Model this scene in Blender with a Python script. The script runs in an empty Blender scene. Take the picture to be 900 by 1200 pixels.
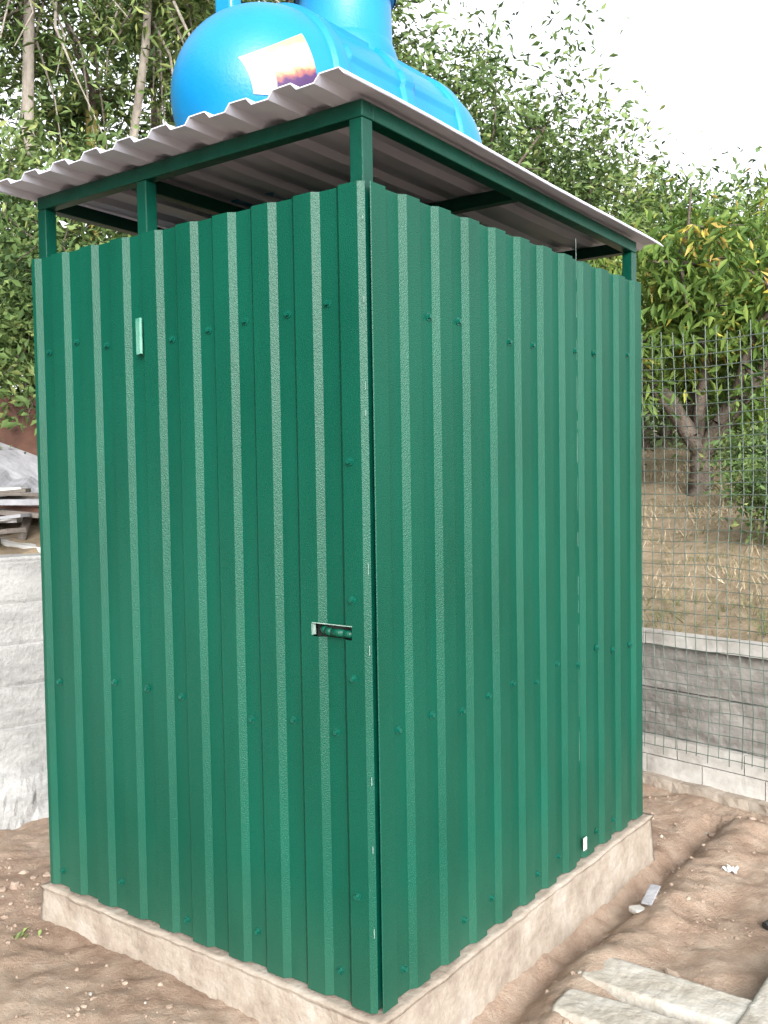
import bpy, bmesh, math, random
import numpy as np
from mathutils import Vector, Matrix, noise

random.seed(7)
scene = bpy.context.scene
COL = scene.collection

# ------------------------------------------------------------------ materials
def new_mat(name):
    m = bpy.data.materials.new(name); m.use_nodes = True
    nt = m.node_tree
    b = nt.nodes.get("Principled BSDF")
    return m, nt, b

def ramp(nt, stops):
    r = nt.nodes.new("ShaderNodeValToRGB")
    el = r.color_ramp.elements
    el[0].position, el[0].color = stops[0][0], (*stops[0][1], 1)
    el[1].position, el[1].color = stops[-1][0], (*stops[-1][1], 1)
    for p, c in stops[1:-1]:
        e = el.new(p); e.color = (*c, 1)
    return r

def nz(nt, scale, detail=3, rough=0.6, coord="Object", sc=None):
    tc = nt.nodes.new("ShaderNodeTexCoord")
    n = nt.nodes.new("ShaderNodeTexNoise")
    n.inputs["Scale"].default_value = scale
    n.inputs["Detail"].default_value = detail
    n.inputs["Roughness"].default_value = rough
    if sc:
        mp = nt.nodes.new("ShaderNodeMapping"); mp.inputs["Scale"].default_value = sc
        nt.links.new(tc.outputs[coord], mp.inputs[0]); nt.links.new(mp.outputs[0], n.inputs["Vector"])
    else:
        nt.links.new(tc.outputs[coord], n.inputs["Vector"])
    return n

def simple(name, stops, scale=8, rough=0.6, metal=0.0, bump=0.0, bscale=60, spec=0.5, sc=None, detail=3, bdist=.02, nr=.6):
    m, nt, b = new_mat(name)
    n = nz(nt, scale, sc=sc, detail=detail, rough=nr)
    r = ramp(nt, stops)
    nt.links.new(n.outputs["Fac"], r.inputs[0])
    nt.links.new(r.outputs[0], b.inputs["Base Color"])
    b.inputs["Roughness"].default_value = rough
    b.inputs["Metallic"].default_value = metal
    b.inputs["Specular IOR Level"].default_value = spec
    if bump:
        n2 = nz(nt, bscale, detail=4)
        bp = nt.nodes.new("ShaderNodeBump"); bp.inputs["Strength"].default_value = bump
        bp.inputs["Distance"].default_value = bdist
        nt.links.new(n2.outputs["Fac"], bp.inputs["Height"])
        nt.links.new(bp.outputs[0], b.inputs["Normal"])
    return m

def green_paint():
    m, nt, b = new_mat("green_sheet_paint")
    n = nz(nt, 4.0, sc=(1, 1, 0.35), detail=4)
    r = ramp(nt, [(0.3, (0.0001, 0.050, 0.030)), (0.7, (0.0002, 0.066, 0.040))])
    nt.links.new(n.outputs["Fac"], r.inputs[0])
    tc = nt.nodes.new("ShaderNodeTexCoord"); sp = nt.nodes.new("ShaderNodeSeparateXYZ")
    nt.links.new(tc.outputs["Object"], sp.inputs[0])
    mr = nt.nodes.new("ShaderNodeMapRange")
    mr.inputs["From Min"].default_value = 0.17; mr.inputs["From Max"].default_value = 0.45
    mr.inputs["To Min"].default_value = 0.07; mr.inputs["To Max"].default_value = 0.0
    nt.links.new(sp.outputs["Z"], mr.inputs[0])
    mul = nt.nodes.new("ShaderNodeMath"); mul.operation = 'MULTIPLY'
    nt.links.new(mr.outputs[0], mul.inputs[0]); nt.links.new(n.outputs["Fac"], mul.inputs[1])
    mx = nt.nodes.new("ShaderNodeMix"); mx.data_type = 'RGBA'
    mx.inputs["B"].default_value = (0.28, 0.24, 0.18, 1)
    nt.links.new(mul.outputs[0], mx.inputs["Factor"]); nt.links.new(r.outputs[0], mx.inputs["A"])
    nt.links.new(mx.outputs["Result"], b.inputs["Base Color"])
    rr = nt.nodes.new("ShaderNodeMapRange"); rr.inputs["To Min"].default_value = 0.34; rr.inputs["To Max"].default_value = 0.46
    nt.links.new(n.outputs["Fac"], rr.inputs[0]); nt.links.new(rr.outputs[0], b.inputs["Roughness"])
    n5 = nz(nt, 330, detail=1)
    bp = nt.nodes.new("ShaderNodeBump"); bp.inputs["Strength"].default_value = 0.4; bp.inputs["Distance"].default_value = 0.003
    nt.links.new(n5.outputs["Fac"], bp.inputs["Height"]); nt.links.new(bp.outputs[0], b.inputs["Normal"])
    b.inputs["Specular IOR Level"].default_value = 0.27
    return m

M_GREEN = green_paint()
M_FRAME = simple("green_frame_paint", [(0.3, (0.0003, 0.036, 0.023)), (0.7, (0.0006, 0.052, 0.033))], 12, 0.35, bump=0.1, bscale=40, spec=.35)
M_CHIP_SLIVER = simple("primer_and_light_sliver", [(0.3, (0.12, 0.22, 0.19)), (0.7, (0.30, 0.38, 0.35))], 20, 0.6)
M_ROOF = simple("grey_roof_sheet", [(0.3, (0.52, 0.54, 0.65)), (0.7, (0.60, 0.61, 0.72))], 5, 0.42, bump=0.03, spec=.2)
M_DARK = simple("painted_interior_shade", [(0.3, (0.01, 0.015, 0.012)), (0.7, (0.02, 0.025, 0.02))], 5, 0.8)
M_BASE = simple("base_mortar", [(0.3, (0.19, 0.155, 0.125)), (0.5, (0.28, 0.24, 0.198)), (0.7, (0.35, 0.32, 0.28))], 9, 0.95, bump=0.6, bscale=45, spec=0.1, detail=8, bdist=.008, nr=.72)
M_WALL = simple("weathered_concrete", [(0.3, (0.17, 0.17, 0.166)), (0.5, (0.29, 0.29, 0.285)), (0.7, (0.38, 0.38, 0.375))], 3.0, 0.95, bump=0.8, bscale=45, spec=0.1, sc=(1, 1, 2.5), detail=9, bdist=.010, nr=.72)
M_WALLD = simple("grey_concrete_panel", [(0.3, (0.12, 0.11, 0.098)), (0.5, (0.21, 0.20, 0.185)), (0.7, (0.30, 0.29, 0.27))], 3.5, 0.95, bump=0.5, bscale=22, spec=0.1, sc=(1, 1, 4), detail=8, nr=.7)
M_BLOCK = simple("pale_block", [(0.3, (0.24, 0.22, 0.20)), (0.5, (0.37, 0.355, 0.33)), (0.7, (0.46, 0.45, 0.43))], 5, 0.95, bump=0.5, bscale=22, spec=0.1, detail=8, bdist=.01, nr=.7)
M_SLAB = simple("slab_concrete", [(0.3, (0.22, 0.19, 0.155)), (0.48, (0.33, 0.305, 0.265)), (0.7, (0.43, 0.415, 0.38))], 8, 0.95, bump=0.7, bscale=60, spec=0.1, detail=8, bdist=.006, nr=.72)
M_SLATE = simple("old_slate", [(0.3, (0.17, 0.17, 0.18)), (0.7, (0.34, 0.34, 0.36))], 6, 0.9, bump=0.4, bscale=30, spec=0.1)
M_PLANK = simple("weathered_plank", [(0.3, (0.07, 0.06, 0.05)), (0.7, (0.17, 0.15, 0.135))], 6, 0.9, bump=0.4, bscale=30, spec=0.1, sc=(1, 1, 8))
M_WIRE = simple("painted_wire", [(0.3, (0.03, 0.05, 0.04)), (0.7, (0.09, 0.12, 0.10))], 6, 0.6)
M_BLUE = simple("blue_polyethylene", [(0.3, (0.002, 0.165, 0.38)), (0.7, (0.004, 0.20, 0.44))], 4, 0.36, bump=0.08, bscale=90)
M_BARK = simple("bark", [(0.3, (0.05, 0.04, 0.033)), (0.7, (0.14, 0.115, 0.095))], 12, 0.95, bump=0.8, bscale=40, spec=0.1, sc=(1, 1, .3))
M_PALE = simple("pale_bark", [(0.3, (0.16, 0.14, 0.12)), (0.7, (0.32, 0.29, 0.25))], 12, 0.95, bump=0.5, bscale=40, spec=0.1, sc=(1, 1, .3))
M_RUST = simple("rusty_sheet", [(0.3, (0.045, 0.018, 0.012)), (0.7, (0.10, 0.045, 0.028))], 8, 0.85, bump=0.3)
M_WHITE = simple("white_scrap", [(0.3, (0.42, 0.42, 0.41)), (0.7, (0.6, 0.6, 0.58))], 10, 0.6)
M_STONE = simple("pebble", [(0.3, (0.20, 0.145, 0.11)), (0.7, (0.35, 0.28, 0.225))], 5, 0.95, bump=0.4, spec=0.1)
M_BLACK = simple("black_rubber", [(0.3, (0.012, 0.012, 0.012)), (0.7, (0.03, 0.03, 0.03))], 8, .7)

def leaf_mat(name, stops, transl=0.35):
    m, nt, b = new_mat(name)
    at = nt.nodes.new("ShaderNodeAttribute"); at.attribute_name = "tint"
    r = ramp(nt, stops)
    nt.links.new(at.outputs["Fac"], r.inputs[0])
    nt.links.new(r.outputs[0], b.inputs["Base Color"])
    b.inputs["Roughness"].default_value = 0.6
    b.inputs["Specular IOR Level"].default_value = 0.25
    if transl:
        tr = nt.nodes.new("ShaderNodeBsdfTranslucent")
        nt.links.new(r.outputs[0], tr.inputs[0])
        mx = nt.nodes.new("ShaderNodeMixShader"); mx.inputs[0].default_value = transl
        out = nt.nodes.get("Material Output")
        nt.links.new(b.outputs[0], mx.inputs[1]); nt.links.new(tr.outputs[0], mx.inputs[2])
        nt.links.new(mx.outputs[0], out.inputs[0])
    return m
M_LEAF = leaf_mat("leaves", [(0.0, (0.032, 0.064, 0.022)), (0.45, (0.09, 0.15, 0.045)), (0.8, (0.155, 0.225, 0.075)), (1.0, (0.25, 0.29, 0.10))], .25)
M_LEAFD = leaf_mat("distant_leaves", [(0.0, (0.04, 0.078, 0.032)), (0.5, (0.10, 0.155, 0.066)), (1.0, (0.19, 0.245, 0.11))], 0)
M_PEACH = leaf_mat("peach_leaves", [(0.0, (0.035, 0.08, 0.016)), (0.5, (0.105, 0.18, 0.036)), (0.84, (0.20, 0.27, 0.058)), (0.93, (0.40, 0.36, 0.06)), (1.0, (0.45, 0.33, 0.09))], 0.35)
M_STRAW = leaf_mat("straw", [(0.0, (0.09, 0.12, 0.04)), (0.25, (0.22, 0.18, 0.10)), (0.7, (0.34, 0.28, 0.19)), (1.0, (0.42, 0.36, 0.26))], 0)

# ------------------------------------------------------------------ helpers
def link(o, parent=None):
    COL.objects.link(o)
    if parent: o.parent = parent
    return o

def obj_from(name, verts, faces, mats, parent=None, midx=None, smooth=False):
    me = bpy.data.meshes.new(name)
    me.from_pydata([tuple(v) for v in verts], [], [tuple(f) for f in faces])
    for m in (mats if isinstance(mats, (list, tuple)) else [mats]): me.materials.append(m)
    if midx is not None: me.polygons.foreach_set("material_index", midx)
    if smooth: me.polygons.foreach_set("use_smooth", [True] * len(me.polygons))
    me.update()
    o = bpy.data.objects.new(name, me)
    return link(o, parent)

def empty(name, loc=(0, 0, 0), rz=0.0, parent=None):
    e = bpy.data.objects.new(name, None); e.location = loc; e.rotation_euler = (0, 0, rz)
    e.empty_display_size = 0.2
    return link(e, parent)

class MB:
    def __init__(s): s.v = []; s.f = []; s.m = []
    def add(s, vs, fs, m=0):
        o = len(s.v); s.v += [Vector(v) for v in vs]
        for f in fs: s.f.append([i + o for i in f]); s.m.append(m)
    def box(s, c, size, rot=None, m=0):
        hx, hy, hz = size[0]/2, size[1]/2, size[2]/2
        vs = [Vector((x, y, z)) for z in (-hz, hz) for y in (-hy, hy) for x in (-hx, hx)]
        if rot is not None: vs = [rot @ v for v in vs]
        vs = [v + Vector(c) for v in vs]
        s.add(vs, [(0, 2, 3, 1), (4, 5, 7, 6), (0, 1, 5, 4), (2, 6, 7, 3), (0, 4, 6, 2), (1, 3, 7, 5)], m)
    def tube(s, p0, p1, r0, r1, n=6, m=0, caps=True):
        p0, p1 = Vector(p0), Vector(p1); d = (p1 - p0)
        if d.length < 1e-6: return
        d.normalize(); a = d.orthogonal().normalized(); b = d.cross(a)
        vs = []
        for p, r in ((p0, r0), (p1, r1)):
            for i in range(n):
                t = 2 * math.pi * i / n
                vs.append(p + a * math.cos(t) * r + b * math.sin(t) * r)
        fs = [(i, (i + 1) % n, n + (i + 1) % n, n + i) for i in range(n)]
        if caps: fs += [tuple(range(n - 1, -1, -1)), tuple(range(n, 2 * n))]
        s.add(vs, fs, m)
    def obj(s, name, mats, parent=None, bevel=0, smooth=False, seg=2):
        o = obj_from(name, s.v, s.f, mats, parent, s.m, smooth)
        if bevel:
            md = o.modifiers.new("bevel", 'BEVEL'); md.width = bevel; md.segments = seg; md.limit_method = 'ANGLE'
        return o

def fbm(x, y, z=0.0, o=4):
    return noise.fractal(Vector((x, y, z)), 0.7, 2.0, o)

# ------------------------------------------------------------------ terrain
PL = (-1.51, 3.96); NL = (-0.6, 0.8); DL = (0.8, 0.6)
PR = (1.19, 4.49); NR = (0.73, 0.68); DR = (-0.68, 0.73)
def sm(a, b, x):
    t = min(1, max(0, (x - a) / (b - a))); return t * t * (3 - 2 * t)
def dist_back(x, y):
    dl = (x - PL[0]) * NL[0] + (y - PL[1]) * NL[1]
    dr = (x - PR[0]) * NR[0] + (y - PR[1]) * NR[1]
    return max(dl, dr)
def terrain(x, y):
    d = dist_back(x, y)
    front = 0.018 * fbm(x * 1.3, y * 1.3) + 0.013 * fbm(x * 5, y * 5, 3) + 0.007 * fbm(x * 19, y * 19, 3) + 0.06 * sm(-0.05, -0.6, x)
    if math.hypot(x, y) > 12: front *= 0.3
    px = (x + .036) * .6002 + (y - 2.291) * .7998; qx = (x + .036) * -.7998 + (y - 2.291) * .6004
    if -0.4 < px < 2.2:
        wv = .03*fbm(px*2.2, 3.3)
        front += -0.055 * math.exp(-((qx + 0.10 + wv*.3) / 0.05) ** 2) + 0.028 * math.exp(-((qx + 0.25 + wv) / 0.09) ** 2) * (1 + .9 * fbm(x*4, y*4, 2))
    base = 0.62 + 0.50 * sm(0.5, -0.9, x)
    dd = min(d, 4) * 0.18 + max(0, min(d, 10) - 4) * 0.10 + (max(0, min(d, 30) - 10)) * 0.05
    back = base + dd + 0.05 * fbm(x * .8, y * .8, 5) + 0.015 * fbm(x * 4, y * 4, 9)
    t = sm(0.07, 0.13, d)
    return front * (1 - t) + back * t

def axis(lo, hi, step, far):
    a = list(np.arange(lo, hi + 1e-6, step)); s = step; x = a[-1]
    while x < far: s *= 1.22; x += s; a.append(x)
    s = step; x = a[0]; pre = []
    while x > -far: s *= 1.22; x -= s; pre.append(x)
    return pre[::-1] + a
xs = axis(-2.4, 2.4, 0.016, 400); ys = axis(1.7, 5.0, 0.016, 400)
V = []; Z = []
for y in ys:
    for x in xs:
        V.append((x, y, terrain(x, y))); Z.append(1.0 if dist_back(x, y) > 0.05 else 0.0)
nx = len(xs); F = [(j*nx+i, j*nx+i+1, (j+1)*nx+i+1, (j+1)*nx+i) for j in range(len(ys)-1) for i in range(nx-1)]
mg, nt, b = new_mat("ground_dirt")
n1 = nz(nt, 1.6, 5, .65); n2 = nz(nt, 9, 8, .75); n3 = nz(nt, 75, 5, .8)
r1 = ramp(nt, [(0.34, (0.20, 0.132, 0.094)), (0.48, (0.32, 0.235, 0.177)), (0.58, (0.39, 0.305, 0.238)), (0.7, (0.46, 0.38, 0.31))])
mxn = nt.nodes.new("ShaderNodeMix"); mxn.data_type = 'FLOAT'; mxn.inputs["Factor"].default_value = 0.6
nt.links.new(n1.outputs["Fac"], mxn.inputs["A"]); nt.links.new(n2.outputs["Fac"], mxn.inputs["B"])
nt.links.new(mxn.outputs["Result"], r1.inputs[0])
r2 = ramp(nt, [(0.3, (0.12, 0.115, 0.06)), (0.5, (0.28, 0.22, 0.15)), (0.7, (0.37, 0.30, 0.215))])
nt.links.new(n2.outputs["Fac"], r2.inputs[0])
at = nt.nodes.new("ShaderNodeAttribute"); at.attribute_name = "zone"
mc = nt.nodes.new("ShaderNodeMix"); mc.data_type = 'RGBA'
nt.links.new(at.outputs["Fac"], mc.inputs["Factor"]); nt.links.new(r1.outputs[0], mc.inputs["A"]); nt.links.new(r2.outputs[0], mc.inputs["B"])
nt.links.new(mc.outputs["Result"], b.inputs["Base Color"])
b.inputs["Roughness"].default_value = 1.0; b.inputs["Specular IOR Level"].default_value = 0.1
bp = nt.nodes.new("ShaderNodeBump"); bp.inputs["Strength"].default_value = 0.9; bp.inputs["Distance"].default_value = 0.015
nt.links.new(n3.outputs["Fac"], bp.inputs["Height"]); nt.links.new(bp.outputs[0], b.inputs["Normal"])
g = obj_from("ground", V, F, mg, smooth=True)
a = g.data.attributes.new("zone", 'FLOAT', 'POINT'); a.data.foreach_set("value", Z)

# ------------------------------------------------------------------ shed
SH_LOC = Vector((-0.036, 2.291, 0.0)); SH_ROT = math.radians(53.12)
shed = empty("metal_shed", SH_LOC, SH_ROT)
PLEN, QLEN = 1.636, 1.294
ZB, ZT = 0.17, 2.15
PER, RISE, RIDGE, O0, DEP = 0.1425, 0.017, 0.056, -0.011, 0.0140
def prof(u, o=O0, dep=None):
    dep = DEP if dep is None else dep
    t = (u - o) % PER
    if t < RISE: return dep * t / RISE
    if t < RISE + RIDGE: return dep
    if t < 2*RISE + RIDGE: return dep * (1 - (t - RISE - RIDGE) / RISE)
    return 0.0
def breaks(u0, u1, o=O0):
    s = {u0, u1}
    k = math.floor((u0 - o) / PER) - 1
    while o + k*PER < u1:
        for t in (0, RISE, RISE+RIDGE, 2*RISE+RIDGE):
            u = o + k*PER + t
            if u0 + 1e-3 < u < u1 - 1e-3: s.add(u)
        k += 1
    return s
def sheet(name, u0, u1, zlo, zhi, mapper, off=0.0, hole=None, o=O0, mats=None, parent=shed, jit=0.0009, seed=0, nz_=14, thick=0.0012, dep=None):
    us = breaks(u0, u1, o); zs = set(np.linspace(zlo, zhi, nz_))
    if hole:
        us |= {hole[0], hole[1]}; zs = {z for z in zs if abs(z - hole[2]) > .02 and abs(z - hole[3]) > .02} | {hole[2], hole[3]}
    us = sorted(us); zs = sorted(zs)
    vs = []
    for z in zs:
        for u in us:
            d = prof(u, o, dep) + off + jit * fbm(u*2 + seed, z*1.5, seed)
            vs.append(mapper(u, z, d))
    n = len(us); fs = []
    for j in range(len(zs)-1):
        for i in range(n-1):
            if hole and hole[0]-1e-6 <= us[i] and us[i+1] <= hole[1]+1e-6 and hole[2]-1e-6 <= zs[j] and zs[j+1] <= hole[3]+1e-6: continue
            fs.append((j*n+i, j*n+i+1, (j+1)*n+i+1, (j+1)*n+i))
    ob = obj_from(name, vs, fs, mats or [M_GREEN], parent)
    md = ob.modifiers.new("thick", 'SOLIDIFY'); md.thickness = thick; md.offset = 0
    return ob
mapL = lambda u, z, d: (-d - 0.003, u, z)
mapR = lambda u, z, d: (u, -d - 0.003, z)
mapLb = lambda u, z, d: (PLEN + d + .003, u, z)
mapRb = lambda u, z, d: (u, QLEN + d + .003, z)
HOLE = (0.043, 0.167, 1.072, 1.104)
sheet("door_sheet", -0.008, 0.778, ZB, ZT, mapL, hole=HOLE, seed=1)
sheet("front_fixed_sheet", 0.782, QLEN + .01, ZB, ZT + .002, mapL, off=-0.001, seed=2)
sheet("side_sheet_front", 0.004, 1.115, ZB - .003, ZT, mapR, off=0.0, seed=3)
sheet("side_sheet_rear", 1.07, PLEN, ZB, ZT - .002, mapR, off=-0.0025, seed=4)
sheet("back_sheet", 0.0, QLEN, ZB, ZT, mapLb, seed=5)
sheet("far_side_sheet", 0.0, PLEN, ZB, ZT, mapRb, seed=6)

fr = MB(); T = 0.04
zr = lambda p: 2.345 - 0.028 * p
def post(p, q, top=None, w=T):
    t = (zr(p) - .042) if top is None else top
    fr.box((p, q, (0.166 + t)/2), (w, w, t - 0.166))
i0 = 0.022
for (p, q) in ((i0, i0), (i0, QLEN - i0), (PLEN - i0, i0), (PLEN - i0, QLEN - i0), (i0, 0.795)):
    post(p, q)
def beamq(p, q0, q1, z=None):
    z = zr(p) - .021 if z is None else z
    fr.box((p, (q0+q1)/2, z), (T, q1 - q0, T))
def beamp(q, p0, p1, dz=-.021):
    zc0, zc1 = zr(p0) + dz, zr(p1) + dz
    h = T/2
    vs = [(p, q + s*h, z + e*h) for p, z in ((p0, zc0), (p1, zc1)) for e in (-1, 1) for s in (-1, 1)]
    fr.add(vs, [(0, 1, 3, 2), (4, 6, 7, 5), (0, 4, 5, 1), (2, 3, 7, 6), (0, 2, 6, 4), (1, 5, 7, 3)])
beamq(i0, 0.002, QLEN - .002); beamq(PLEN - i0, 0.002, QLEN - .002)
beamp(i0, T + .003, PLEN - T - .003); beamp(QLEN - i0, T + .003, PLEN - T - .003)
beamp(0.87, T + .003, PLEN - T - .003, -.0215)
beamq(0.8, T + .003, 0.848); beamq(0.8, 0.892, QLEN - T - .003)
fr.box((i0, 0.41, 1.86), (T, 0.70, T)); fr.box((i0, 0.41, 0.84), (T, 0.70, T))
fr.obj("frame", [M_FRAME], shed, bevel=0.003)
ln = MB(); ln.box((0.02, 0.105, 1.088), (0.01, 0.15, 0.09)); ln.obj("slot_shade_plate", [M_DARK], shed)  # near-black plate paints the shade inside the shed behind the slot
hd = MB(); pts = [(-0.004, 0.046, 1.083), (-0.014, 0.07, 1.086), (-0.018, 0.105, 1.087), (-0.016, 0.125, 1.088), (-0.004, 0.145, 1.090)]
for p0, p1 in zip(pts, pts[1:]): hd.tube(p0, p1, 0.0095, 0.0095, 12)
hd.obj("latch_handle", [M_GREEN], shed, smooth=True)
rm = MB()
rm.box((-0.0185, 0.105, 1.1055), (0.0015, 0.126, 0.0020)); rm.box((-0.012, 0.1685, 1.089), (0.014, 0.0018, 0.028))
rm.obj("slot_rim", [M_CHIP_SLIVER], shed)
cs = MB()
cs.box((-0.0005, -0.0015, (ZB+ZT)/2), (0.005, 0.005, ZT - ZB - .01))
cs.obj("corner_strip", [M_FRAME], shed)
hg = MB()
hg.box((-0.021, 0.792, 1.865), (0.004, 0.022, 0.10)); hg.tube((-0.024, 0.781, 1.815), (-0.024, 0.781, 1.915), 0.005, 0.005, 10)
hg.obj("hinge", [simple("hinge_paint", [(0.3, (0.04, 0.18, 0.13)), (0.7, (0.12, 0.28, 0.22))], 30, .4)], shed)
lb = MB(); lb.box((1.119, -0.0205, 0.225), (0.024, 0.002, 0.042)); lb.obj("sheet_label", [M_WHITE], shed)
sm_ = MB()
for k in range(9):
    z = 0.22 + k*0.2 + random.uniform(-.08, .08); l = random.uniform(.01, .08)
    sm_.box((-0.0045 - prof(.783), 0.7805, z), (0.001, 0.0008, l))
z = .5
while z < 2.1:
    l = random.uniform(.02, .16); sm_.box((1.1157, -0.0035 - prof(1.115), z + l/2), (0.0008, 0.0008, l)); z += l + random.uniform(.005, .12)
for k in range(9):  # pale corner slivers painted in for light coming through the gap
    z = random.uniform(.3, 2.1); sm_.box((-0.0168, -0.0088, z), (0.0015, 0.0008, random.uniform(.006, .03)))
sm_.box((-0.0035, -0.0045, 1.43), (.004, .001, .05))
sm_.obj("chips_and_light_slivers", [M_CHIP_SLIVER], shed)
sc = MB()
def screwL(q, z):
    d = -prof(q) - .0035
    sc.tube((d, q, z), (d - .002, q, z), .0105, .0105, 14); sc.tube((d - .002, q, z), (d - .010, q, z), .0072, .0062, 6)
def screwR(p, z):
    d = -prof(p) - .0035
    sc.tube((p, d, z), (p, d - .002, z), .0105, .0105, 14); sc.tube((p, d - .002, z), (p, d - .010, z), .0072, .0062, 6)
cv = O0 + PER - (PER - 2*RISE - RIDGE)/2
for k in range(9):
    q = cv + PER * k
    for z in (0.235, 0.84, 1.86):
        if q < QLEN - .03 and not (z == 0.235 and k % 2) and not (z == .84 and k in (3, 7)): screwL(q + random.uniform(-.008, .008), z + random.uniform(-.025, .025))
for z in (.45, .98, 1.17, 1.5): screwL(0.04, z)
for k in range(11):
    p = cv + PER * k
    if p > PLEN - .02: break
    for z in (0.24, 0.84, 1.86):
        if (k + int(z*10)) % 3 or z == .84: screwR(p + random.uniform(-.008, .008), z + random.uniform(-.02, .02))
sc.obj("screws", [simple("screw_paint", [(0.3, (0.001, 0.055, 0.036)), (0.7, (0.003, 0.085, 0.058))], 60, .25)], shed)

def mapRoof(u, p, d): return (p, u, zr(p) + d + .001)
sheet("roof_sheet", -0.05, 1.335, -0.125, 1.765, mapRoof, o=-0.05, mats=[M_ROOF], jit=0.004, seed=8, nz_=30, thick=0.003, dep=0.017)

bm = bmesh.new(); bmesh.ops.create_cube(bm, size=1)
for v in bm.verts:
    v.co = Vector((v.co.x * (PLEN + .065) + PLEN/2, v.co.y * (QLEN + .065) + QLEN/2, v.co.z * 0.33 + 0.0))
bmesh.ops.subdivide_edges(bm, edges=bm.edges[:], cuts=80, use_grid_fill=True)
for v in bm.verts:
    c = v.co; n = 0.003 * fbm(c.x*4, c.y*4, c.z*4) + 0.0022 * fbm(c.x*20, c.y*20, c.z*20)
    dx, dy = (c.x - PLEN/2)/(PLEN/2), (c.y - QLEN/2)/(QLEN/2)
    rounded = sm(0.145, 0.165, c.z) * 0.006
    if abs(dx) > .98: c.x += math.copysign(n - rounded + (0.165 - c.z)*0.05, dx)
    if abs(dy) > .98: c.y += math.copysign(n - rounded + (0.165 - c.z)*0.05, dy)
    if c.z > .15: c.z += 0.6*n - 0.003
me = bpy.data.meshes.new("foundation"); bm.to_mesh(me); bm.free(); me.materials.append(M_BASE)
me.polygons.foreach_set("use_smooth", [True]*len(me.polygons))
link(bpy.data.objects.new("foundation", me), shed)

# ------------------------------------------------------------------ water tank
tank = empty("water_tank", SH_LOC, SH_ROT)
QC, R0 = 0.75, 0.29; P0, P1 = 0.17, 1.50; DM = 0.33; ZC = zr(0.8) + 0.022 + R0 + .004
def plateau(x, c, w, e=.006):
    a = abs(x - c); return 1 - sm(w, w + e, a)
def trad(p):
    if p < P0 + DM: t = (P0 + DM - p)/DM; r = R0 * max(0, 1 - t**2.05)**(1/2.05)
    elif p > P1 - DM*.8: t = (p - P1 + DM*.8)/(DM*.8); r = R0 * max(0, 1 - t**2.2)**(1/2.2)
    else: r = R0
    for c in (0.50, 0.85, 1.19): r += 0.013 * plateau(p, c, .028)
    return r
def tpoint(p, th, off=0.0):
    r = trad(p) + off
    if .55 < p < 1.14:
        for c in (0.50, 1.15): r += 0.012 * (plateau(th, c, .07, .03) + plateau(th, -c, .07, .03))
    z = r * math.cos(th)
    if z < -R0*0.93: z = -R0*0.93
    return (p, QC - r * math.sin(th), ZC + z)
NP, NT = 260, 200
vs = []; fs = []
for i in range(NP+1):
    s = i/NP; p = P0 + (P1-P0)*(0.5 - 0.5*math.cos(math.pi*s))*0.5 + (P1-P0)*s*0.5
    for j in range(NT): vs.append(tpoint(min(max(p, P0+1e-4), P1-1e-4), -math.pi + 2*math.pi*j/NT))
for i in range(NP):
    for j in range(NT): fs.append((i*NT+j, i*NT+(j+1)%NT, (i+1)*NT+(j+1)%NT, (i+1)*NT+j))
fs.append(tuple(range(NT-1, -1, -1))); fs.append(tuple(NP*NT+j for j in range(NT)))
obj_from("body", vs, fs, M_BLUE, tank, smooth=True)
def lathe(name, c, prof_, mat, n=48):
    vs = []; fs = []
    for (r, z) in prof_:
        for j in range(n):
            t = 2*math.pi*j/n; vs.append((c[0] + r*math.cos(t), c[1] + r*math.sin(t), c[2] + z))
    for i in range(len(prof_)-1):
        for j in range(n): fs.append((i*n+j, i*n+(j+1) % n, (i+1)*n+(j+1) % n, (i+1)*n+j))
    o = obj_from(name, vs, fs, mat, tank, smooth=True)
    o.modifiers.new("es", 'EDGE_SPLIT').split_angle = math.radians(40)
    return o
zt = ZC + R0
lathe("manhole_neck", (0.88, QC, zt), [(0.185, -.10), (0.182, -.03), (0.172, 0.0), (0.166, .015), (0.163, .02), (0.160, .17), (0.172, .175), (0.172, .195), (0.15, .20)], M_BLUE)
lathe("lid", (0.88, QC, zt), [(0.178, .178), (0.180, .182), (0.180, .225), (0.165, .238), (0.08, .25), (0.001, .252)], M_BLUE)
lg = MB(); lg.box((0.36, QC + .045, ZC + .225), (0.05, 0.075, 0.17)); lg.obj("lifting_lug", [M_BLUE], tank, bevel=.012, seg=3)
ft = MB()
for p in (0.50, 1.17):
    a = [(p-.07, QC-.25, ZC-R0+.0), (p+.07, QC-.25, ZC-R0+.0), (p+.07, QC+.25, ZC-R0+.0), (p-.07, QC+.25, ZC-R0+.0),
         (p-.05, QC-.22, ZC-.17), (p+.05, QC-.22, ZC-.17), (p+.05, QC+.22, ZC-.17), (p-.05, QC+.22, ZC-.17)]
    ft.add(a, [(3, 2, 1, 0), (4, 5, 6, 7), (0, 1, 5, 4), (1, 2, 6, 5), (2, 3, 7, 6), (3, 0, 4, 7)])
ft.obj("feet", [M_BLUE], tank, bevel=0.012)
ms, nt, b = new_mat("tank_sticker")
uv = nt.nodes.new("ShaderNodeUVMap"); sp = nt.nodes.new("ShaderNodeSeparateXYZ"); nt.links.new(uv.outputs[0], sp.inputs[0])
rv = ramp(nt, [(0.0, (0.03, 0.018, 0.06)), (0.24, (0.06, 0.025, 0.09)), (0.33, (0.25, 0.09, 0.08)), (0.40, (0.38, 0.30, 0.15)), (0.48, (0.36, 0.36, 0.33)), (0.80, (0.36, 0.36, 0.33)), (0.9, (0.40, 0.36, 0.16))])
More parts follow.
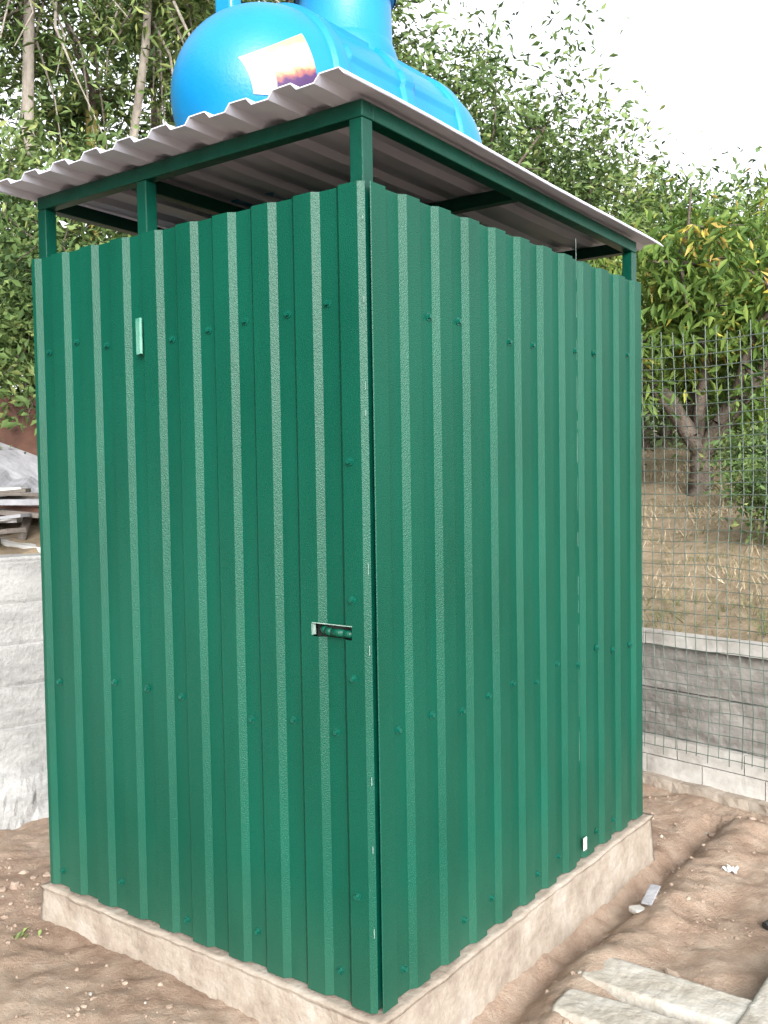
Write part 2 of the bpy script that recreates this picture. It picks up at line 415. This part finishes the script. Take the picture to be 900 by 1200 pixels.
ns = nt.nodes.new("ShaderNodeTexNoise"); ns.inputs["Scale"].default_value = 6; ns.inputs["Detail"].default_value = 3; nt.links.new(uv.outputs[0], ns.inputs["Vector"])
ad = nt.nodes.new("ShaderNodeMath"); ad.operation = 'MULTIPLY_ADD'; ad.inputs[1].default_value = 0.3
nt.links.new(ns.outputs["Fac"], ad.inputs[0]); nt.links.new(sp.outputs["Y"], ad.inputs[2])
s2 = nt.nodes.new("ShaderNodeMath"); s2.operation = 'SUBTRACT'; s2.inputs[1].default_value = 0.15; nt.links.new(ad.outputs[0], s2.inputs[0])
nt.links.new(s2.outputs[0], rv.inputs[0])
rx = ramp(nt, [(0.30, (1, 1, 1)), (0.33, (0, 0, 0))]); nt.links.new(sp.outputs["X"], rx.inputs[0])
mw = nt.nodes.new("ShaderNodeMix"); mw.data_type = 'RGBA'; mw.inputs["B"].default_value = (0.36, 0.36, 0.33, 1)
nt.links.new(rx.outputs[0], mw.inputs["Factor"]); nt.links.new(rv.outputs[0], mw.inputs["A"])
nt.links.new(mw.outputs["Result"], b.inputs["Base Color"]); b.inputs["Roughness"].default_value = .45; b.inputs["Specular IOR Level"].default_value = .3
vs = []; fs = []; uvs = []
NA = 24
for j in range(NA+1):
    for i in range(NA+1):
        s, t = i/NA, j/NA
        x, y = (s-.5)*0.21, (t-.5)*0.135
        ca, sa = math.cos(.30), math.sin(.30)
        x, y = x*ca - y*sa, x*sa + y*ca
        vs.append(tpoint(0.305 + x*.80, 1.56 - y/0.22, 0.0035)); uvs.append((s, t))
for j in range(NA):
    for i in range(NA): fs.append((j*(NA+1)+i, j*(NA+1)+i+1, (j+1)*(NA+1)+i+1, (j+1)*(NA+1)+i))
so = obj_from("sticker", vs, fs, ms, tank, smooth=True)
ul = so.data.uv_layers.new(name="UVMap")
for l in so.data.loops: ul.data[l.index].uv = uvs[l.vertex_index]

# ------------------------------------------------------------------ walls
def wallmesh(name, P, D, N, t0, t1, segs, mat, step=.03):
    n = max(2, int((t1-t0)/step)); vs = []; fs = []
    m = len(segs)
    for i in range(n+1):
        t = t0 + (t1-t0)*i/n
        for (z, d, rg) in segs:
            w = rg * (fbm(t*3, z*3, 1) + .6*fbm(t*12, z*12, 2))
            vs.append((P[0] + D[0]*t - N[0]*(d+w), P[1] + D[1]*t - N[1]*(d+w), z + (rg*.8*fbm(t*4, z*5, 7))))
    for i in range(n):
        for j in range(m-1): fs.append((i*m+j, (i+1)*m+j, (i+1)*m+j+1, i*m+j+1))
    fs.append(tuple(range(m))); fs.append(tuple(n*m + j for j in reversed(range(m))))
    return obj_from(name, vs, fs, mat, smooth=False)
sec = [(-.15, .09, .035), (0.0, .085, .035), (.04, .08, .035), (.08, .07, .03), (.12, .06, .03), (.16, .05, .025), (.20, .035, .02), (.24, .02, .012), (.27, .004, .004)]
for z0_ in np.arange(.28, 1.1, .17):
    sec += [(z0_ + .01, 0.0, .0015), (z0_ + .06, .001, .0015), (z0_ + .12, .001, .0015), (z0_ + .160, .0, .001), (z0_ + .164, -.004, .001)]
sec += [(1.135, -.002, .002), (1.145, -.008, .002), (1.145, -.16, .002), (-.15, -.16, 0)]
wallmesh("retaining_wall", PL, DL, NL, -3.2, 2.30, sec, M_WALL, .02)
low = empty("low_fence_wall")
s0, s1 = -3.0, 1.1
def frow(name, z0, z1, d0, th, mat, rg=.003, L=None):
    sec = [(z0, d0, rg)] + [(z0 + (z1-z0)*k/5, d0, rg) for k in range(1, 5)] + [(z1, d0, rg), (z1, d0-th, rg), (z0, d0-th, 0)]
    a = s0
    while a < s1 - .01:
        e = min(s1, a + (L or 9) * random.uniform(.9, 1.1))
        o = wallmesh(name, PR, DR, NR, a, e - (.006 if L else 0), sec, mat, .04); o.parent = low
        a = e
frow("kerb", -.15, .05, .05, .12, M_BASE, .012)
frow("pale_tile", .048, .135, .002, .15, M_BLOCK, .002, .30)
frow("pale_tile", .139, .225, .0, .15, M_BLOCK, .002, .34)
frow("concrete_panel", .23, .44, -.03, .10, M_WALLD, .006)
frow("concrete_panel", .445, .645, -.04, .10, M_WALLD, .006)
frow("top_rail", .655, .715, .0, .06, M_BLOCK, .003, 1.4)

# ------------------------------------------------------------------ wire mesh fence
wf = MB()
def fp(s, z, d=0.035): 
    d += 0.022 * fbm(s*1.2, z*1.2, 4)
    return Vector((PR[0] + DR[0]*s - NR[0]*d, PR[1] + DR[1]*s - NR[1]*d, z))
st = 0.052; FT = 2.05
ss = list(np.arange(s0, s1, st)); zz = list(np.arange(.20, FT, st))
for s in ss:
    e = random.uniform(-.004, .004)
    pts = [fp(s + e + .02*fbm(s*.7, z*1.5, 2), z) for z in np.linspace(.18 + random.uniform(-.02, .02), FT + random.uniform(-.01, .03), 9)]
    for a, b2 in zip(pts, pts[1:]): wf.tube(a, b2, .0022, .0022, 4, caps=False)
for z in zz:
    pts = [fp(s, z + 0.02*fbm(s*1.1, z, 6) , .0394) for s in np.arange(s0, s1, .12)]
    for a, b2 in zip(pts, pts[1:]): wf.tube(a, b2, .0022, .0022, 4, caps=False)
for s in (-2.0, 1.08):
    a = fp(s, -.1, .0); b2 = fp(s, 2.12, .0); wf.tube(a, b2, .022, .022, 12)
wf.obj("wire_mesh_fence", [M_WIRE])

# ------------------------------------------------------------------ vegetation
def fast_mesh(name, verts, tris, mats, midx=None, tint=None):
    me = bpy.data.meshes.new(name)
    nv, nf = len(verts), len(tris)
    me.vertices.add(nv); me.vertices.foreach_set("co", np.asarray(verts, dtype=np.float32).ravel())
    me.loops.add(nf*3); me.loops.foreach_set("vertex_index", np.asarray(tris, dtype=np.int32).ravel())
    me.polygons.add(nf); me.polygons.foreach_set("loop_start", np.arange(0, nf*3, 3, dtype=np.int32))
    for m in mats: me.materials.append(m)
    if midx is not None: me.polygons.foreach_set("material_index", np.asarray(midx, dtype=np.int32))
    if tint is not None:
        a = me.attributes.new("tint", 'FLOAT', 'FACE'); a.data.foreach_set("value", np.asarray(tint, dtype=np.float32))
    me.update(calc_edges=True); me.validate()
    o = bpy.data.objects.new(name, me); return link(o)

def leaves(cen, size, wid, droop, rng):
    n = len(cen)
    d = rng.normal(size=(n, 3)); d[:, 2] = d[:, 2]*0.7 - droop
    d /= np.linalg.norm(d, axis=1)[:, None]
    u = rng.normal(size=(n, 3)); u[:, 2] += 0.8
    sd = np.cross(d, u); sd /= (np.linalg.norm(sd, axis=1)[:, None] + 1e-9)
    up = np.cross(sd, d)
    L = (size * rng.uniform(.6, 1.25, n))[:, None]; W = L*wid
    base = cen; tip = cen + d*L - up*L*.12
    l = cen + d*L*.45 + sd*W*.5 + up*L*.08; r = cen + d*L*.45 - sd*W*.5 + up*L*.08
    v = np.stack([base, l, tip, r], 1).reshape(-1, 3)
    k = np.arange(n)*4
    t = np.stack([np.stack([k, k+1, k+2], 1), np.stack([k, k+2, k+3], 1)], 1).reshape(-1, 3)
    return v, t

def tube_arr(segs, n=6):
    V = []; Tt = []
    for p0, p1, r0, r1 in segs:
        p0, p1 = Vector(p0), Vector(p1); d = p1-p0
        if d.length < 1e-5: continue
        d.normalize(); a = d.orthogonal().normalized(); b = d.cross(a); o = len(V)
        for p, r in ((p0, r0), (p1, r1)):
            for i in range(n):
                t = 2*math.pi*i/n; V.append(p + a*math.cos(t)*r + b*math.sin(t)*r)
        for i in range(n):
            j = (i+1) % n; Tt.append((o+i, o+j, o+n+j)); Tt.append((o+i, o+n+j, o+n+i))
    return np.array([tuple(v) for v in V]).reshape(-1, 3), np.array(Tt, dtype=np.int64).reshape(-1, 3)

def curve_pts(a, b, n, jit, sag=0.0):
    a, b = Vector(a), Vector(b); out = []
    L = (b-a).length; sd = random.uniform(0, 99)
    for i in range(n+1):
        t = i/n; p = a.lerp(b, t); w = math.sin(math.pi*t)
        p += Vector((fbm(t*2, sd), fbm(t*2, sd+9), 0.5*fbm(t*2, sd+20)))*jit*L*w
        p.z += sag*L*w; out.append(p)
    return out

def tree(name, x, y, h, rc, nclu, nleaf, lsize, wid=.45, droop=.3, trunk_r=.07, cz=.62, rz_=.42, mats=None, tb=.5, limbs=6, split=.25, sig=.13, lean=(0, 0), shell=.55, limb_ends=None, lr=.62):
    rng = np.random.default_rng(int(abs(x*131 + y*77 + h*13)) + 5)
    random.seed(int(abs(x*31 + y*17)*10))
    z = terrain(x, y) - .05
    base = Vector((x, y, z)); segs = []
    top = base + Vector((lean[0], lean[1], h*split))
    tp = curve_pts(base, top, 5, .08)
    for i in range(5): segs.append((tp[i], tp[i+1], trunk_r*(1.15 - .07*i) * (1.25 if i == 0 else 1), trunk_r*(1.08 - .07*i)))
    C = Vector((x + lean[0]*1.6, y + lean[1]*1.6, z + h*cz))
    lp = []; ends = []
    if limb_ends: ends = [(base + Vector(e)) for e in limb_ends]
    for k in range(limbs):
        az = 2*math.pi*(k + random.uniform(-.3, .3))/limbs; el = random.uniform(-.1, 1.0)
        ends.append(C + Vector((math.cos(az)*rc*.75*math.cos(el), math.sin(az)*rc*.75*math.cos(el), h*rz_*.8*math.sin(el))))
    for ei, e in enumerate(ends):
        q = curve_pts(top, e, 7, .12, .04)
        rr0 = trunk_r*(lr if not (limb_ends and ei < len(limb_ends)) else .78)
        for i in range(7):
            r0 = rr0*(1 - i/7.6); r1 = rr0*(1-(i+1)/7.6)
            segs.append((q[i], q[i+1], r0, r1)); lp.append((q[i+1], r1))
    cl = []
    while len(cl) < nclu:
        v = rng.normal(size=3); v /= np.linalg.norm(v)
        rr = rng.uniform(0, 1)**shell
        f = 0.72 + 0.45*fbm(v[0]*1.6 + x, v[1]*1.6 + y, v[2]*1.6, 2)
        p = Vector((C.x + v[0]*rc*rr*f*1.1, C.y + v[1]*rc*rr*f*1.1, C.z + v[2]*h*rz_*rr*f*1.1))
        if p.z < z + .15: continue
        cl.append(p)
    cen = []; tin = []
    per = max(4, nleaf//nclu)
    for c in cl:
        b, r = min(lp, key=lambda a: (a[0]-c).length)
        q = curve_pts(b, c, 4, .15, -.02)
        r = min(r, .02)
        for i in range(4): segs.append((q[i], q[i+1], max(.003, r*(1-i*.2)), max(.0025, r*(.8-i*.2))))
        t = rng.uniform(.25, 1, per)[:, None]
        P = np.array(b)[None]*(1-t) + np.array(c)[None]*t
        s = sig*rng.uniform(.6, 1.5)
        P = P + rng.normal(size=(per, 3))*np.array([s, s, s*.75])*(.5 + t)
        cen.append(P); tin.append(np.clip(rng.normal(tb, .2) + rng.normal(0, .16, per), 0, 1))
    cen = np.concatenate(cen); tin = np.concatenate(tin)
    lv, lt = leaves(cen, np.full(len(cen), lsize), wid, droop, rng)
    bv, bt = tube_arr(segs)
    V = np.concatenate([bv, lv]); T_ = np.concatenate([bt, lt + len(bv)])
    mi = np.concatenate([np.zeros(len(bt)), np.ones(len(lt))])
    ti = np.concatenate([np.zeros(len(bt)), np.repeat(tin, 2)])
    return fast_mesh(name, V, T_, mats or [M_BARK, M_LEAF], mi, ti)

FAR = [M_BARK, M_LEAFD]; PEA = [M_BARK, M_PEACH]; PAL = [M_PALE, M_LEAF]
tree("tree", -4.3, 8.6, 6.2, 2.1, 120, 9500, .11, .3, tb=.6, trunk_r=.06, mats=PAL)
tree("tree", -2.75, 8.0, 6.0, 1.7, 110, 7000, .12, .22, tb=.7, trunk_r=.055, mats=PAL, split=.7, cz=.68, limbs=5)
tree("tree", -2.25, 8.4, 6.2, 1.4, 90, 6000, .12, .22, tb=.7, trunk_r=.045, mats=PAL, split=.65, lean=(.35, 0), cz=.66, limbs=5)
tree("tree", -2.6, 11.0, 7.2, 2.3, 120, 9500, .13, .35, tb=.55, trunk_r=.09)
tree("tree", -0.6, 11.5, 7.0, 2.1, 140, 11000, .13, .35, tb=.55, trunk_r=.09)
tree("tree", 1.0, 11.6, 5.9, 1.6, 130, 10000, .11, .4, tb=.5, trunk_r=.09, sig=.16)
tree("tree", 2.4, 12.8, 5.1, 1.6, 120, 10500, .11, .4, tb=.55, trunk_r=.08, sig=.16)
tree("tree", 3.9, 13.4, 4.1, 1.6, 120, 10500, .11, .4, tb=.5, trunk_r=.08)
tree("tree", 5.6, 13.6, 4.0, 1.7, 120, 10000, .11, .4, tb=.55, trunk_r=.08)
tree("peach_tree", 2.65, 8.1, 2.9, 1.5, 140, 8500, .135, .28, droop=.9, tb=.52, trunk_r=.10, split=.13, cz=.56, rz_=.44, mats=PEA, limbs=6, sig=.11,
     limb_ends=[(-.75, -.2, 1.35), (.95, -.3, 1.55), (.1, .3, 1.9)])
tree("peach_tree", 4.3, 9.6, 3.2, 1.4, 100, 5500, .14, .26, droop=.9, tb=.5, trunk_r=.07, mats=PEA, sig=.12)
tree("bush", -3.0, 6.3, 2.3, 1.0, 90, 7000, .075, .45, tb=.55, trunk_r=.02, split=.08, cz=.5, rz_=.5)
tree("bush", -2.15, 5.75, 1.9, .7, 80, 7000, .065, .45, tb=.45, trunk_r=.02, split=.08, cz=.5, rz_=.5)
tree("bush", -3.6, 7.2, 3.4, 1.2, 90, 7000, .08, .4, tb=.5, trunk_r=.03, split=.08, cz=.5, rz_=.5)
tree("bush", -2.2, 7.0, 2.7, .9, 90, 7000, .08, .4, tb=.5, trunk_r=.03, split=.08, cz=.5, rz_=.5)
tree("bush", 2.42, 6.0, .75, .38, 45, 1800, .055, .4, tb=.4, trunk_r=.012, split=.08, cz=.5, rz_=.5, sig=.07)
tree("bush", 2.75, 7.0, .8, .45, 45, 1800, .06, .4, tb=.45, trunk_r=.012, split=.08, cz=.5, rz_=.5, sig=.07)
tree("bush", 2.1, 9.6, .9, .7, 45, 2400, .08, .4, tb=.45, trunk_r=.012, split=.08, cz=.5, rz_=.5, sig=.1)
tree("bush", 3.6, 10.2, 1.1, .9, 45, 2600, .08, .4, tb=.4, trunk_r=.012, split=.08, cz=.5, rz_=.5, sig=.1)

def mass(name, boxes, nleaf, lsize, mats, tb, seed=99):
    rng = np.random.default_rng(seed); cen = []; tin = []; segs = []
    for (x, y, rx, h) in boxes:
        z = terrain(x, y); k = nleaf//len(boxes); nc = 60
        v = rng.normal(size=(nc, 3)); v /= np.linalg.norm(v, axis=1)[:, None]
        rr = rng.uniform(.1, 1, (nc, 1))**.5
        c = np.array([x, y, z + h*.52]) + v*rr*np.array([rx, rx, h*.5])
        idx = rng.integers(0, nc, k); ct = rng.normal(tb, .15, nc)
        cen.append(c[idx] + rng.normal(size=(k, 3))*.3); tin.append(np.clip(ct[idx] + rng.normal(0, .13, k), 0, 1))
        segs.append(((x, y, z-.2), (x+rng.uniform(-.3, .3), y, z+h*.6), .12, .05))
    cen = np.concatenate(cen); tin = np.concatenate(tin)
    lv, lt = leaves(cen, np.full(len(cen), lsize), .45, .3, rng); bv, bt = tube_arr(segs)
    fast_mesh(name, np.concatenate([bv, lv]), np.concatenate([bt, lt+len(bv)]), mats,
              np.concatenate([np.zeros(len(bt)), np.ones(len(lt))]), np.concatenate([np.zeros(len(bt)), np.repeat(tin, 2)]))
bx = []
for x in np.arange(-10, 1.5, 1.7): bx.append((x, 15 + random.uniform(-.8, .8), 1.7, 7.6 + random.uniform(-.6, .6)))
for x, h in ((2.6, 6.3), (4.0, 5.2), (5.5, 4.5), (7.2, 4.2), (9.2, 4.0)): bx.append((x, 16.5 + random.uniform(-.6, .6), 1.6, h))
for x in np.arange(-7, 10, 1.5): bx.append((x, 13.2 + random.uniform(-.5, .5) + .03*abs(x), 1.3, 2.3 + random.uniform(-.3, .6)))
mass("distant_trees", bx, 46000, .18, FAR, .55)
bx = [(-6.5 + random.uniform(-.4, .4), y, 1.6, 5.5 + random.uniform(-.5, .5)) for y in np.arange(-6, 8, 1.9)]
mass("unseen_tree_screen", bx, 7000, .45, FAR, .3, 5)  # unseen trees added to darken the left wall and its reflections

rng = np.random.default_rng(5)
N = 32000
gx = rng.uniform(.2, 7.5, N*2); gy = 4.2 + 10*rng.uniform(0, 1, N*2)**1.5
V = []; Tn = []; tt = []
cnt = 0
for x, y in zip(gx, gy):
    if dist_back(x, y) < .16: continue
    if fbm(x*1.5, y*1.5, 8) < -.12 and rng.random() < .75: continue
    z = terrain(x, y); h = rng.uniform(.02, .09); a = rng.uniform(0, 6.28); w_ = rng.uniform(.002, .005)
    dx, dy = math.cos(a), math.sin(a); lx, ly = rng.normal(0, .7)*h, rng.normal(0, .7)*h
    o = len(V); V += [(x-dy*w_, y+dx*w_, z-.01), (x+dy*w_, y-dx*w_, z-.01), (x+lx, y+ly, z+h)]
    Tn.append((o, o+1, o+2)); tt.append(min(1, max(0, rng.normal(.6, .22) - 1.1*max(0, fbm(x*.9, y*.9, 30)))))
    cnt += 1
    if cnt >= N: break
fast_mesh("dry_grass", np.array(V), np.array(Tn), [M_STRAW], None, tt)

V = []; Tn = []; tt = []
random.seed(21)
for (cx, cy, nb, hh) in ((-1.13, 2.90, 6, .028), (-1.62, 3.78, 22, .06), (1.05, 4.45, 14, .05)):
    for k in range(nb):
        a = random.uniform(0, 6.28); h = hh*random.uniform(.5, 1.2); x = cx+random.gauss(0, .015); y = cy+random.gauss(0, .015); z = terrain(x, y)
        dx, dy = math.cos(a), math.sin(a); w_ = .006; o = len(V)
        V += [(x, y, z-.005), (x+dx*h*.5-dy*w_, y+dy*h*.5+dx*w_, z+h*.6), (x+dx*h, y+dy*h, z+h*.7), (x+dx*h*.5+dy*w_, y+dy*h*.5-dx*w_, z+h*.6)]
        Tn += [(o, o+1, o+2), (o, o+2, o+3)]; tt += [random.uniform(.5, 1)]*2
fast_mesh("weed_plant", np.array(V), np.array(Tn), [M_LEAF], None, tt)

# ------------------------------------------------------------------ small things on the ground
pb = MB()
random.seed(3)
def stone(c, r, m=0):
    bm = bmesh.new(); bmesh.ops.create_icosphere(bm, subdivisions=1 if r < .012 else 2, radius=1)
    sx, sy, szz = random.uniform(.8, 1.3), random.uniform(.7, 1.1), random.uniform(.45, .8); sd = random.uniform(0, 50); a = random.uniform(0, 3)
    rot = Matrix.Rotation(a, 3, 'Z'); vs = []
    for v in bm.verts:
        q = v.co * (1 + .35*fbm(v.co.x*1.5+sd, v.co.y*1.5, v.co.z*1.5)); q = rot @ Vector((q.x*sx, q.y*sy, q.z*szz))*r; vs.append(q + Vector(c))
    pb.add(vs, [[v.index for v in f.verts] for f in bm.faces], m); bm.free()
def in_shed(x, y, mrg=.07):
    px = (x+.036)*.6002 + (y-2.291)*.7998; qx = (x+.036)*-.7998 + (y-2.291)*.6004
    return -mrg < px < PLEN+mrg and -mrg < qx < QLEN+mrg
k = 0
while k < 2600:
    x = random.uniform(-2.2, 2.4); y = random.uniform(1.9, 4.6)
    if in_shed(x, y) or dist_back(x, y) > -.05: continue
    if fbm(x*2, y*2, 12) < random.uniform(-.4, .4): continue
    r = random.choice((.002, .003, .003, .004, .005, .006, .009))
    if random.random() < .02: r = random.uniform(.012, .024)
    stone((x, y, terrain(x, y) + r*.1), r, 0 if random.random() < .97 else 1); k += 1
pb.obj("pebbles", [M_STONE, M_SLAB], smooth=False)

def slab(name, cx, cy, L, W, H, ang, z, mat=M_SLAB, tilt=0):
    nxg, nyg = 80, 34; vs = []; fs = []
    R = .035
    def sdf(x, y):
        ax, ay = abs(x) - (L/2 - R), abs(y) - (W/2 - R)
        return R - (math.hypot(max(ax, 0), max(ay, 0)) + min(max(ax, ay), 0))
    for j in range(nyg+1):
        for i in range(nxg+1):
            x = -L/2 + L*i/nxg; y = -W/2 + W*j/nyg
            ax, ay = abs(x) - (L/2 - R), abs(y) - (W/2 - R)
            if ax > 0 and ay > 0:
                m = max(ax, ay); h_ = math.hypot(ax, ay); k_ = m/h_
                x = math.copysign(L/2 - R + ax*k_, x); y = math.copysign(W/2 - R + ay*k_, y)
            e = max(0, sdf(x, y)); edge = 1 - min(1, e/.018)
            zz_ = H/2 - .5*H*edge**2.4*1.6 + .003*fbm(x*8 + cx*9, y*8) + .0012*fbm(x*40, y*40)
            vs.append((x + .004*edge*fbm(x*14, y*14, 4), y + .005*edge*fbm(x*14, y*14, 8), zz_))
    w_ = nxg+1
    for j in range(nyg):
        for i in range(nxg): fs.append((j*w_+i, j*w_+i+1, (j+1)*w_+i+1, (j+1)*w_+i))
    ring = [i for i in range(w_)] + [j*w_ + nxg for j in range(1, nyg+1)] + [nyg*w_ + i for i in range(nxg-1, -1, -1)] + [j*w_ for j in range(nyg-1, 0, -1)]
    o0 = len(vs)
    for r_ in ring: vs.append((vs[r_][0], vs[r_][1], -H/2 - .02))
    n_ = len(ring)
    for i in range(n_): fs.append((ring[(i+1) % n_], ring[i], o0 + i, o0 + (i+1) % n_))
    fs.append(tuple(o0 + i for i in reversed(range(n_))))
    o = obj_from(name, vs, fs, mat, smooth=True); o.location = (cx, cy, z); o.rotation_euler = (tilt, 0, ang); return o
aA = math.atan2(-.6, .8)
slab("concrete_slab", .765, 2.60, .50, .165, .05, aA, .018, tilt=.03)
slab("concrete_slab", .655, 2.445, .50, .15, .05, aA + .04, .014)
slab("concrete_kerb", 1.20, 2.62, 1.0, .30, .07, math.atan2(.8, .6), .014)
def litter(name, c, s, mat):
    bm = bmesh.new(); bmesh.ops.create_grid(bm, x_segments=8, y_segments=8, size=s)
    for v in bm.verts: v.co.z = s*.9*fbm(v.co.x/s*1.6 + c[0]*9, v.co.y/s*1.6, 2) + s*.3; v.co.x += s*.3*fbm(v.co.y/s*2, c[1], 5)
    me = bpy.data.meshes.new(name); bm.to_mesh(me); bm.free(); me.materials.append(mat)
    o = link(bpy.data.objects.new(name, me)); o.location = c; o.rotation_euler = (0, 0, random.uniform(0, 3)); return o
litter("litter_paper", (1.235, 3.45, terrain(1.235, 3.45)), .024, M_WHITE)
of = MB(); of.box((.875, 3.19, terrain(.875, 3.19)+.012), (.035, .11, .008), Matrix.Rotation(-.55, 3, 'Z') @ Matrix.Rotation(.2, 3, 'X')); of.obj("tile_fragment", [M_SLATE], bevel=.002)
of = MB(); of.box((.82, 3.14, terrain(.82, 3.14)+.004), (.05, .05, .02), Matrix.Rotation(.4, 3, 'Z') @ Matrix.Rotation(.1, 3, 'Y')); of.obj("brick_fragment", [M_BLOCK], bevel=.006)
hz = terrain(1.22, 3.04); hs_ = MB(); hp = [(1.195, 3.03, hz+.012), (1.24, 3.05, hz+.020), (1.32, 3.06, hz+.016), (1.45, 3.02, hz+.012)]
for a, b2 in zip(hp, hp[1:]): hs_.tube(a, b2, .014, .014, 12)
hs_.obj("rubber_hose", [M_BLACK], smooth=False)

# ------------------------------------------------------------------ scrap pile on the left terrace
sp_ = empty("scrap_pile")
pile = MB()
def psheet(c, L, W, ang, tx, ty, m, corr=True):
    R = Matrix.Rotation(ang, 3, 'Z') @ Matrix.Rotation(tx, 3, 'X') @ Matrix.Rotation(ty, 3, 'Y')
    n = 48 if corr else 1; vs = []
    for i in range(n+1):
        x = -W/2 + W*i/n; z = .012*math.sin(x*2*math.pi/.13) if corr else 0
        for y in (-L/2, L/2):
            for t in (0, .007): vs.append(R @ Vector((x, y, z+t)) + Vector(c))
    fs = []
    for i in range(n):
        a = i*4; b_ = a+4
        fs += [(a, b_, b_+2, a+2), (a+1, a+3, b_+3, b_+1), (a, a+1, b_+1, b_), (a+2, b_+2, b_+3, a+3)]
    fs += [(0, 2, 3, 1), (n*4, n*4+1, n*4+3, n*4+2)]
    pile.add(vs, fs, m)
psheet((-2.15, 5.10, 1.56), .7, .9, .3, .42, .42, 0, False)
psheet((-2.0, 4.9, 1.46), .6, .9, .2, .15, .30, 0)
psheet((-1.85, 4.68, 1.37), .5, .7, .5, .1, .14, 2, False)
random.seed(5)
for k in range(34):
    x = -1.80 + random.uniform(-.3, .12); y = 4.36 + random.uniform(-.2, .3)
    zc = 1.16 + k*.0075
    pile.box((x, y, zc), (random.uniform(.3, .7), random.uniform(.05, .14), random.uniform(.012, .025)),
             Matrix.Rotation(random.uniform(-.7, .7), 3, 'Z') @ Matrix.Rotation(random.uniform(-.12, .12), 3, 'Y'), random.choice((1, 1, 1, 0, 3, 2, 1)))
pile.tube((-1.62, 4.25, 1.10), (-1.585, 4.35, 1.34), .02, .02, 10, 1)
pile.obj("sheets", [M_SLATE, M_PLANK, M_WHITE, M_RUST], sp_)
rp = MB(); rp.box((-2.35, 5.45, 1.72), (1.0, .02, .42), Matrix.Rotation(.3, 3, 'Z')); rp.obj("rusty_panel", [M_RUST])
wp = MB(); wp.tube((-2.62, 8.9, 1.6), (-2.58, 8.9, 4.75), .06, .055, 10); wp.obj("wooden_post", [simple("old_wood_post", [(0.3, (.12, .10, .02)), (0.7, (.22, .19, .05))], 5, .9)])

# ------------------------------------------------------------------ light, sky, camera
EL, RO = math.radians(26), math.radians(172)
w = bpy.data.worlds.new("World"); scene.world = w; w.use_nodes = True
nt = w.node_tree; bg = nt.nodes["Background"]
sky = nt.nodes.new("ShaderNodeTexSky"); sky.sky_type = 'NISHITA'; sky.sun_disc = False
sky.sun_elevation = EL; sky.sun_rotation = RO; sky.dust_density = 5; sky.air_density = 1.2
hs = nt.nodes.new("ShaderNodeHueSaturation"); hs.inputs["Saturation"].default_value = 0.14; hs.inputs["Value"].default_value = 3.3
nt.links.new(sky.outputs[0], hs.inputs["Color"]); nt.links.new(hs.outputs[0], bg.inputs[0]); bg.inputs[1].default_value = 0.15
sl = bpy.data.lights.new("sun", 'SUN'); sl.energy = 1.0; sl.angle = math.radians(16); sl.color = (1, .98, .96)
so = link(bpy.data.objects.new("sun", sl))
sd = Vector((math.sin(RO)*math.cos(EL), math.cos(RO)*math.cos(EL), math.sin(EL)))
so.rotation_euler = sd.to_track_quat('Z', 'Y').to_euler(); so.location = sd*20

cam = bpy.data.cameras.new("camera"); co = link(bpy.data.objects.new("camera", cam))
cam.sensor_fit = 'VERTICAL'; cam.sensor_height = 36; cam.lens = 36*1136/1200; cam.clip_end = 2000; cam.clip_start = .05
co.matrix_world = Matrix.Translation((0, 0, 1.48)) @ Matrix.Rotation(math.radians(90-2.52), 4, 'X') @ Matrix.Rotation(math.radians(-.9), 4, 'Z')
scene.camera = co
scene.view_settings.view_transform = 'Standard'; scene.view_settings.look = 'None'; scene.view_settings.exposure = 0
